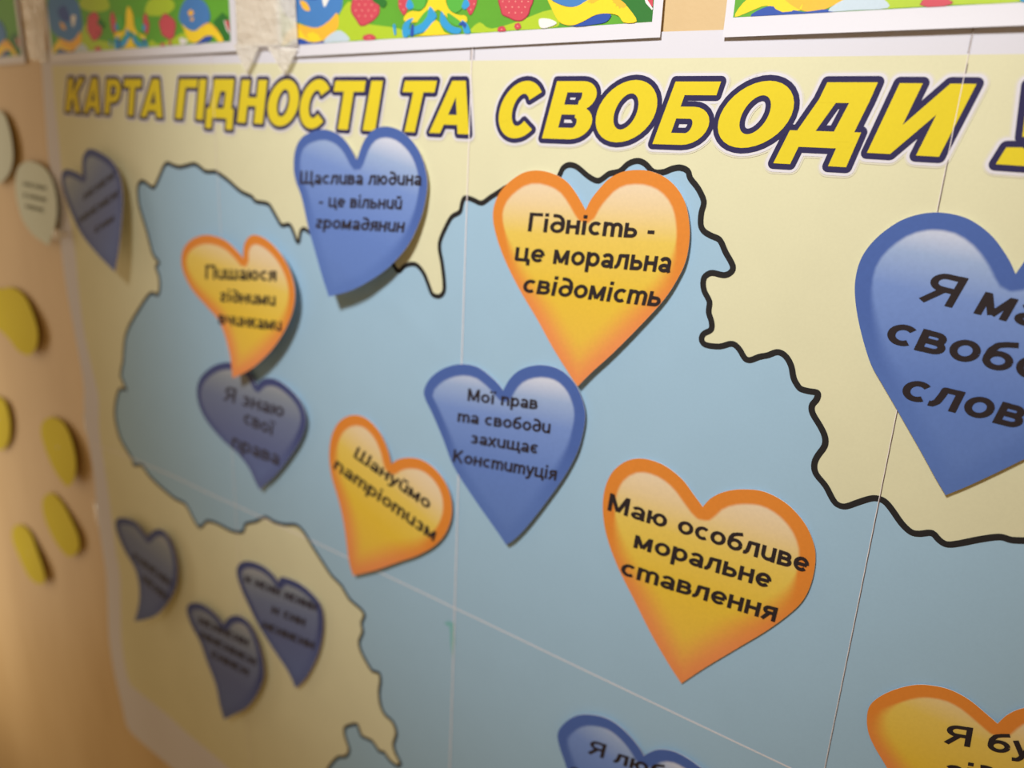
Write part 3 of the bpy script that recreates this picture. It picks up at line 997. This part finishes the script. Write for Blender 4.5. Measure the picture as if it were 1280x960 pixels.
# ------------------------------------------------------------------ cut-outs on the board at the left
def cutout(name, label, cat, px, ctrl, mat, lines=None, corners=()):
    out = spline(px, 4, True, corners)
    f = lift_field(ctrl)
    Qf, T = fill(out * np.array([1, -1]), max(3.5, np.hypot(*(out.max(0) - out.min(0))) / 16))
    Qp = Qf * np.array([1, -1])
    V3 = on_wall(Qp, f(Qp))
    base = V3.mean(0)
    root = thing(name, label, cat, (base[0], 0, base[2]))
    o = slab('card', V3, T, mat, root, .0003, mat)
    if lines:
        layer('printed_text', text_polys(lines, .09), lambda P: on_wall(P, f(P) + .00025), M_TEXTG, root)
    c = out.mean(0)
    h = float(f(np.array([c]))[0]) - .0003
    if h > .0006:
        p = on_wall([c], 0.0)[0]
        q = on_wall([c], h)[0]
        pv = []
        for yy in (0.0001, h):
            pv += [(q[0] + .0035 * math.cos(a), -yy, q[2] + .0035 * math.sin(a)) for a in np.arange(12) * math.pi / 6]
        pf = [tuple(range(12)), tuple(range(12, 24))[::-1]] + [(i, i + 12, (i + 1) % 12 + 12, (i + 1) % 12) for i in range(12)]
        mesh('adhesive_pad', pv, pf, M_WHITE, root)
    return root


M_TEXTG = paper_mat('grey_text_ink', (120, 126, 110))
cutout('paper_cutout', 'pale green paper cutout cut off by the left side of the picture', 'paper cutout',
       [(-22, 165), (-8, 140), (4, 142), (12, 163), (16, 190), (14, 210), (6, 224), (-6, 230), (-18, 215), (-24, 190)], [(-20, 180, 2), (14, 190, 5), (0, 228, 5)], M_STICK_G)
cutout('paper_cutout', 'pale green paper cutout hanging beside the white pin at the poster edge', 'paper cutout',
       [(60, 307), (50, 300), (40, 292), (28, 274), (21, 250), (19, 226), (23, 209), (33, 202), (46, 204), (59, 214), (68, 236), (71, 262), (68, 285)],
       [(22, 220, 2), (45, 205, 3), (70, 250, 8), (60, 305, 9), (35, 280, 4)], M_STICK_G,
       [('~_~~', (29, 232), (57, 238), (0, -7), (0, -7)), ('_~~_', (29, 246), (59, 253), (0, -7), (0, -7)), ('~~_', (32, 260), (56, 266), (0, -7), (0, -7))], (0,))
cutout('paper_cutout', 'yellow paper cutout highest of the yellow ones on the board', 'paper cutout',
       [(-30, 372), (-18, 360), (0, 361), (15, 359.5), (30, 370), (41, 392), (47, 415), (45, 434), (36, 444), (22, 438), (12, 425), (0, 413), (-20, 400)],
       [(-20, 380, 1.5), (10, 390, 2), (46, 415, 6), (36, 444, 8)], M_STICK_Y)
cutout('paper_cutout', 'yellow paper cutout at mid height, cut by the left side of the picture', 'paper cutout',
       [(-25, 505), (-10, 495), (2, 498), (9, 510), (12.5, 530), (11, 550), (3, 562), (-8, 558), (-20, 535)], [(-20, 520, 1.5), (11, 530, 4)], M_STICK_Y)
cutout('paper_cutout', 'yellow paper cutout at mid height nearest the poster edge', 'paper cutout',
       [(85, 608), (76, 600), (65, 582), (56, 560), (51, 540), (54, 527), (65, 521.5), (79, 529), (89, 549), (94.5, 575), (93, 597)],
       [(53, 535, 1.5), (70, 560, 2.5), (94, 570, 9), (86, 606, 9)], M_STICK_Y)
cutout('paper_cutout', 'yellow paper cutout directly below the one nearest the poster edge', 'paper cutout',
       [(87, 696), (76, 687), (64, 668), (55, 645), (53, 627), (59, 617.5), (68, 618), (79, 631), (90, 652), (98, 672), (98, 688)],
       [(54, 630, 1.5), (70, 655, 2), (97, 675, 5), (87, 695, 5)], M_STICK_Y)
cutout('paper_cutout', 'yellow paper cutout lowest on the board at the left', 'paper cutout',
       [(52, 730), (42, 727), (33, 716), (22, 692), (15, 673), (17, 659), (26, 656), (37, 665), (46, 688), (54, 712), (56, 725)],
       [(16, 665, 1.5), (30, 695, 2), (53, 710, 7), (50, 728, 7)], M_STICK_Y)


# ------------------------------------------------------------------ bordered flyers along the top
def frame_of(bl, br, w):
    a, b = unproj([bl, br], np.array([w, w]))
    return a, b - a


F2_A, F2_D = frame_of((352, 57.5), (815.6, 27.4), .0018)
F2_LEN = np.hypot(*F2_D)


def f2_local(P):
    X = unproj(P, np.full(len(P), .0018)) - F2_A
    d = F2_D / F2_LEN
    n = np.array([-d[1], d[0]])
    return np.stack([X @ d, X @ n], 1) / F2_LEN


ART = []


def art(col, *pts_, sm=True):
    P = np.array(pts_, float)
    if sm:
        P = spline(P, 3, True)
    ART.append((col, f2_local(P)))


C_LIME, C_LB, C_DB, C_YE, C_OR, C_RED, C_PINK, C_W, C_DG, C_PALE = (
    (178, 206, 52), (58, 160, 216), (50, 84, 170), (250, 216, 48), (246, 188, 60), (206, 78, 92), (240, 176, 160), (236, 236, 232), (50, 120, 50), (196, 214, 226))
FL = (72, 130, 196)
art(C_LIME, (420, 50), (422, 24), (436, 2), (446, 12), (452, 28), (500, 36), (505, 47), (470, 49))
art(C_LIME, (590, 41), (600, 28), (615, 36), (650, 26), (690, 12), (700, 28), (690, 35), (640, 38))
art(C_LIME, (590, -20), (600, -45), (640, -60), (670, -40), (640, -20))
art(C_LIME, (425, -30), (440, -50), (480, -60), (500, -30), (460, -20))
art(C_DG, (795, 28), (785, 10), (770, -10), (800, -30), (817, -20), (816, 27), sm=False)
art(C_YE, (353, 57), (356, 46), (364, 36), (376, 33), (386, 40), (392, 50), (380, 54), (370, 48), (362, 52))
art(C_DB, (362, 57), (368, 50), (376, 48), (386, 52), (394, 55), (378, 58))
art(FL, (351, 8), (353, -40), (380, -58), (420, -40), (428, -10), (427, 12), (418, 22), (404, 33), (392, 35), (376, 29), (364, 24))
art(C_DB, (372, -20), (390, -30), (400, -10), (395, 0), (380, -4))
art(C_OR, (375, 1), (383, 3), (388, 13), (380, 12))
art(C_W, (404, -12), (414, -12), (411, 0), (406, 9), (403, 0))
art(C_OR, (367, 28), (384, 33), (398, 34.5), (412, 26), (422, 16), (423, 34), (412, 44), (402, 52), (392, 53), (382, 46), (374, 36))
art(C_YE, (385, 42), (398, 40), (402, 50), (392, 52), (386, 48))
art(C_DB, (386, 55), (395, 53), (404, 51.5), (410, 53.5))
art(C_PALE, (405, 53), (412, 44), (424, 38), (434, 44), (437, 51), (420, 52.5))
RED_DOTS = []


def berry(cx, cy, rx, ry, n=10, ph=0.0):
    P = [(cx + rx * math.cos(t) * (1 + .08 * math.sin(5 * t + ph)), cy + ry * math.sin(t) * (1 + .08 * math.sin(4 * t + ph))) for t in np.arange(16) * math.pi / 8]
    art((150, 40, 60), *[(cx + (x - cx) * 1.05, cy + (y - cy) * 1.05) for x, y in P])
    art(C_RED, *P)
    for i in range(-3, 4):
        for j in range(-3, 4):
            x, y = cx + i * 8 + (j % 2) * 4, cy + j * 7
            if ((x - cx) / rx) ** 2 + ((y - cy) / ry) ** 2 < .68:
                art(C_PINK, (x - 1, y), (x, y - 1), (x + 1, y), (x, y + 1), sm=False)


berry(457, 6, 17, 25)
berry(462, 47, 8, 4, ph=1)
berry(505, -2, 7, 19, ph=2)
berry(589, -2, 7, 19, ph=1)
berry(645, 2, 21, 23, ph=3)
berry(628, 37, 5, 4)
berry(648, 33, 4, 4)
art(C_DG, (466, 0), (472, -8), (484, 2), (480, 10), (474, 6))
# central emblem
art(C_YE, (506, 26), (508, 18), (516, 14), (527, 14), (536, 2), (540, -20), (548, -34), (557, -20), (558, 2), (564, 14), (574, 19), (583, 20), (584, 28), (572, 26), (560, 22), (548, 12), (536, 24), (520, 28))
art((90, 180, 70), (521, 30), (530, 17), (537, 12), (535, 24), (527, 32))
art((90, 180, 70), (560, 16), (570, 22), (577, 28), (572, 33), (562, 26))
art((90, 180, 70), (560, 6), (562, -12), (578, -14), (580, 6), (572, 16), (563, 13))
art((90, 180, 70), (533, 4), (531, -14), (516, -14), (512, 6), (520, 12), (528, 12))
art(C_LB, (538, 8), (546, 18), (545, 24), (534, 38), (522, 42.5), (512, 44), (513, 36), (527, 30), (535, 20))
art(C_LB, (553, 14), (560, 26), (567, 33), (577, 36), (575, 42), (564, 41), (553, 32), (551, 24))
art(C_LB, (505, 46), (504, 34), (510, 25), (518, 23), (513, 31), (511, 45.5))
art(C_LB, (578, 25), (585, 30), (589, 41), (582, 42), (579, 33))
art(C_LB, (512, -2), (518, 8), (513, 12), (508, 8))
art(C_LB, (583, -2), (578, 8), (582, 12), (588, 6))
art(C_DB, (514, 45), (515, 32), (518, 31), (518, 44))
art(C_DB, (574, 31), (579, 27), (584, 31), (582, 36), (579, 32))
art(C_YE, (518, 45), (530, 42), (546, 25), (556, 40), (564, 43), (540, 44.5))
art(C_LB, (492, 32), (495, 31), (496, 42), (494, 44))
# right flower and ribbon
art(FL, (690, -40), (715, -58), (752, -50), (765, -25), (757, -8), (738, 0), (722, 8), (708, 8), (690, 0), (678, -15))
art(C_OR, (705, -28), (716, -32), (722, -20), (714, -10), (706, -16))
art(C_YE, (684, -4), (692, 2), (708, 8.5), (722, 8), (738, -1), (760, -8), (776, 0), (788, 12), (797, 27), (781, 28.5), (774, 20), (760, 17), (745, 19), (730, 27), (716, 32), (702, 29), (694, 18))
art(C_OR, (738, -1), (760, -8), (776, 0), (784, 8), (772, 12), (756, 8), (744, 12), (736, 8))
art(C_DB, (702, 30.5), (717, 32.5), (731, 27), (745, 19.5), (758, 17), (765, 19.5), (758, 28), (742, 31), (722, 33.5))
art(C_W, (675, 24), (688, 24), (697, 29), (688, 34), (677, 35))
art(C_RED, (805, -14), (817, -14), (817, 9), (812, 6), (808, -2), sm=False)
art(C_W, (803, -14), (806, -14), (810, 0), (817, 11), (816, 13), (808, 4), sm=False)

mats_art = {}


def art_mat(c):
    if c not in mats_art:
        mats_art[c] = paper_mat('print_%d_%d_%d' % c, c, mottle=.05, blot=.06, rough=.55, spec=.3)
    return mats_art[c]


M_GREEN = paper_mat('green_print', (98, 168, 52), mottle=.05, blot=.2, rough=.55, spec=.3)
M_FLYER = paper_mat('flyer_paper', (222, 222, 230), mottle=.01, blot=.01, rough=.55, spec=.3)


def clip_up(P, hmax):
    """Sutherland-Hodgman against 0<=x<=1, 0<=y<=hmax"""
    def cl(P, f):
        out = []
        for i in range(len(P)):
            a, b = P[i - 1], P[i]
            fa, fb = f(a), f(b)
            if fb >= 0:
                if fa < 0:
                    out.append(a + (b - a) * fa / (fa - fb))
                out.append(b)
            elif fa >= 0:
                out.append(a + (b - a) * fa / (fa - fb))
        return out
    P = list(P)
    for f in (lambda p: p[0], lambda p: 1 - p[0], lambda p: p[1], lambda p: hmax - p[1]):
        P = cl(P, f)
        if len(P) < 3:
            return None
    return np.array(P)


def flyer(label, print_bl, ref, ref_is_right, mb, ml, mr, curl, H=.40):
    """flat bordered flyer; print_bl: print bottom-left in the photo (or right when ref_is_right)"""
    a, b = unproj([print_bl, ref], np.array([.0018, .0018]))
    d = b - a
    d = d / np.hypot(*d)
    n = np.array([-d[1], d[0]])
    Lp = F2_LEN
    org = a - d * Lp if ref_is_right == 'R' else a
    if ref_is_right == 'B':
        Lp = np.hypot(*(b - a))

    def place(eps):
        def f(Pl):
            X = org + Lp * (Pl[:, :1] * d + Pl[:, 1:] * n)
            w = .0018 + curl * np.exp(-np.clip(Pl[:, 1] + mb, 0, 9) / .05) * (.25 + .75 * Pl[:, 0]) + eps
            return to3(X, w)
        return f
    root = thing('flyer', label, 'flyer', tuple(place(0)(np.array([[.5, 0.]]))[0] * np.array([1, 0, 1])))
    nx = 24
    ys = np.concatenate([np.linspace(-mb, .1, 10), np.linspace(.13, H, 8)])
    xs = np.linspace(-ml, 1 + mr, nx)
    gx, gy = np.meshgrid(xs, ys)
    Vp = place(0)(np.stack([gx.ravel(), gy.ravel()], 1))
    fs_ = [(j * nx + i, j * nx + i + 1, (j + 1) * nx + i + 1, (j + 1) * nx + i) for j in range(len(ys) - 1) for i in range(nx - 1)]
    fs_ = [t for q in fs_ for t in ((q[0], q[1], q[2]), (q[0], q[2], q[3]))]
    o = slab('flyer_paper', Vp, fs_, M_FLYER, root, .0002, M_FLYER)
    # green print ground
    ys = np.concatenate([np.linspace(0, .1, 8), np.linspace(.13, H - .04, 8)])
    xs = np.linspace(0, 1, nx)
    gx, gy = np.meshgrid(xs, ys)
    Vp = place(.00006)(np.stack([gx.ravel(), gy.ravel()], 1))
    mesh('printed_ground', Vp, [(j * nx + i, j * nx + i + 1, (j + 1) * nx + i + 1, (j + 1) * nx + i) for j in range(len(ys) - 1) for i in range(nx - 1)], M_GREEN, root, True)
    vs_, f_, ix, ml_ = [], [], [], []
    for q, (c, P) in enumerate(ART):
        P = clip_up(P, H - .05)
        if P is None:
            continue
        Qf, T_ = fill(P, .03)
        W_ = place(.00012 + q * 3e-6)(Qf)
        k = len(vs_)
        vs_.extend(W_)
        f_.extend((T_ + k).tolist())
        if c not in ml_:
            ml_.append(c)
        ix.extend([ml_.index(c)] * len(T_))
    mesh('printed_flower_design', vs_, f_, None, root, False, [art_mat(c) for c in ml_], ix)
    return root




def flyer_at(label, bl, br, mb, ml, mr, curl):
    return flyer(label, bl, br, 'B', mb, ml, mr, curl)


# far-left flyer: its right lower print corner at (27, 69)
a, b = unproj([(27, 69), (5, 71)], np.array([.0018, .0018]))
d0 = (a - b) / np.hypot(*(a - b))
d0 = F2_D / F2_LEN * .6 + d0 * .4
d0 /= np.hypot(*d0)
al = a - d0 * F2_LEN
inv_bl = al


def project(X, w):
    """(x, z) on the wall -> image point"""
    Pc = X[0] * U + X[1] * V - (K - w) * N
    return (640 + F_PIX * Pc[0] / -Pc[2], 480 - F_PIX * Pc[1] / -Pc[2])


flyer_at('green floral flyer at the top left corner, only its right end in view', project(al, .0018), (27, 69), .026, .02, .020, .0)
flyer_at('green floral flyer second from the left, blurred, above the title start', (66, 67.5), (289.5, 52), .026, .020, .026, .0012)
flyer_at('green floral flyer in the middle, sharp, with red berries above the title', (352, 57.5), (815.6, 27.4), .026, .014, .018, .0006)
a, b = unproj([(917, 22), (1280, 3.2)], np.array([.0018, .0018]))
d3 = (b - a) / np.hypot(*(b - a))
flyer_at('green floral flyer at the top right with a thick white border', (917, 22), project(a + d3 * F2_LEN, .0018), .030, .014, .018, .0035)


# ------------------------------------------------------------------ tape and pin
def tape(label, quad, w, amp, nu=14, nv=10, seed=1):
    """crinkled clear tape spanning an image quad TL, TR, BL, BR"""
    rnd = np.random.RandomState(seed)
    q = [np.array(p, float) for p in quad]
    ph = rnd.rand(6) * 6
    P, Wd = [], []
    for j in range(nv):
        for i in range(nu):
            s, t = i / (nu - 1), j / (nv - 1)
            P.append((q[0] * (1 - s) + q[1] * s) * (1 - t) + (q[2] * (1 - s) + q[3] * s) * t)
            Wd.append(w + amp * (math.sin(s * 9 + ph[0] + t * 5) * math.sin(t * 13 + ph[1]) + 1) + rnd.rand() * amp * .5)
    V3 = on_wall(np.array(P), np.array(Wd))
    fs_ = [(j * nu + i, (j + 1) * nu + i, (j + 1) * nu + i + 1, j * nu + i + 1) for j in range(nv - 1) for i in range(nu - 1)]
    o = mesh('clear_tape', V3, fs_, M_TAPE)
    sm = o.modifiers.new('thickness', 'SOLIDIFY')
    sm.thickness = .00012
    sm.offset = -1
    return tag(o, label, 'tape')


tape('crinkled clear tape filling the gap between the second and middle flyers', [(293, -20), (368, -20), (296, 58), (372, 57)], .0030, .0005)
tape('pointed shiny tape corner on the poster, left of its pair', [(292, 56), (325, 55), (307, 91), (309, 91)], .0034, .0003, 8, 8, 2)
tape('pointed shiny tape corner on the poster under the middle flyer edge', [(334, 58), (372, 60), (353, 91), (357, 91)], .0034, .0003, 8, 8, 5)
tape('clear tape in the gap between the two leftmost flyers', [(22, -20), (54, -20), (36, 74), (58, 78)], .0024, .0004, 10, 12, 3)
tape('short tape bit on the poster edge, upper of two below the pin', [(104, 517), (124, 519), (106, 540), (126, 543)], .0062, .0003, 6, 6, 4)
tape('short tape bit on the poster edge, beside the small curled blue heart', [(117, 628), (137, 632), (121, 655), (140, 660)], .0062, .0003, 6, 6, 6)

pc = on_wall([(70.5, 293.5)], .0095)[0]
pin = thing('pushpin', 'white round-headed pushpin at the left edge of the poster', 'pin', (pc[0], 0, pc[2]))
prof_head = [(0, .0115), (.0026, .0112), (.0040, .0100), (.0044, .0085), (.0038, .0068), (.0024, .0055), (0, .0050)]
prof_neck = [(.0022, .0060), (.0018, .0035), (.0032, .0026), (.0034, .0020), (0, .0018)]


def lathe(name, prof, mat):
    vv, ff = [], []
    n = 20
    for r, h in prof:
        for k in range(n):
            t = 2 * math.pi * k / n
            vv.append((pc[0] + r * math.cos(t), -h, pc[2] + r * math.sin(t)))
    for i in range(len(prof) - 1):
        for k in range(n):
            ff.append((i * n + k, i * n + (k + 1) % n, (i + 1) * n + (k + 1) % n, (i + 1) * n + k))
    return mesh(name, vv, ff, mat, pin, True)


M_PIN = paper_mat('white_plastic', (244, 240, 236), rough=.25, spec=.6, bump=0)
M_STEEL = paper_mat('steel', (170, 170, 172), rough=.3, spec=.8, bump=0)
lathe('pin_head', prof_head, M_PIN)
lathe('pin_neck', prof_neck, M_PIN)
lathe('needle', [(.0005, .0022), (.0005, -.004), (0, -.006)], M_STEEL)
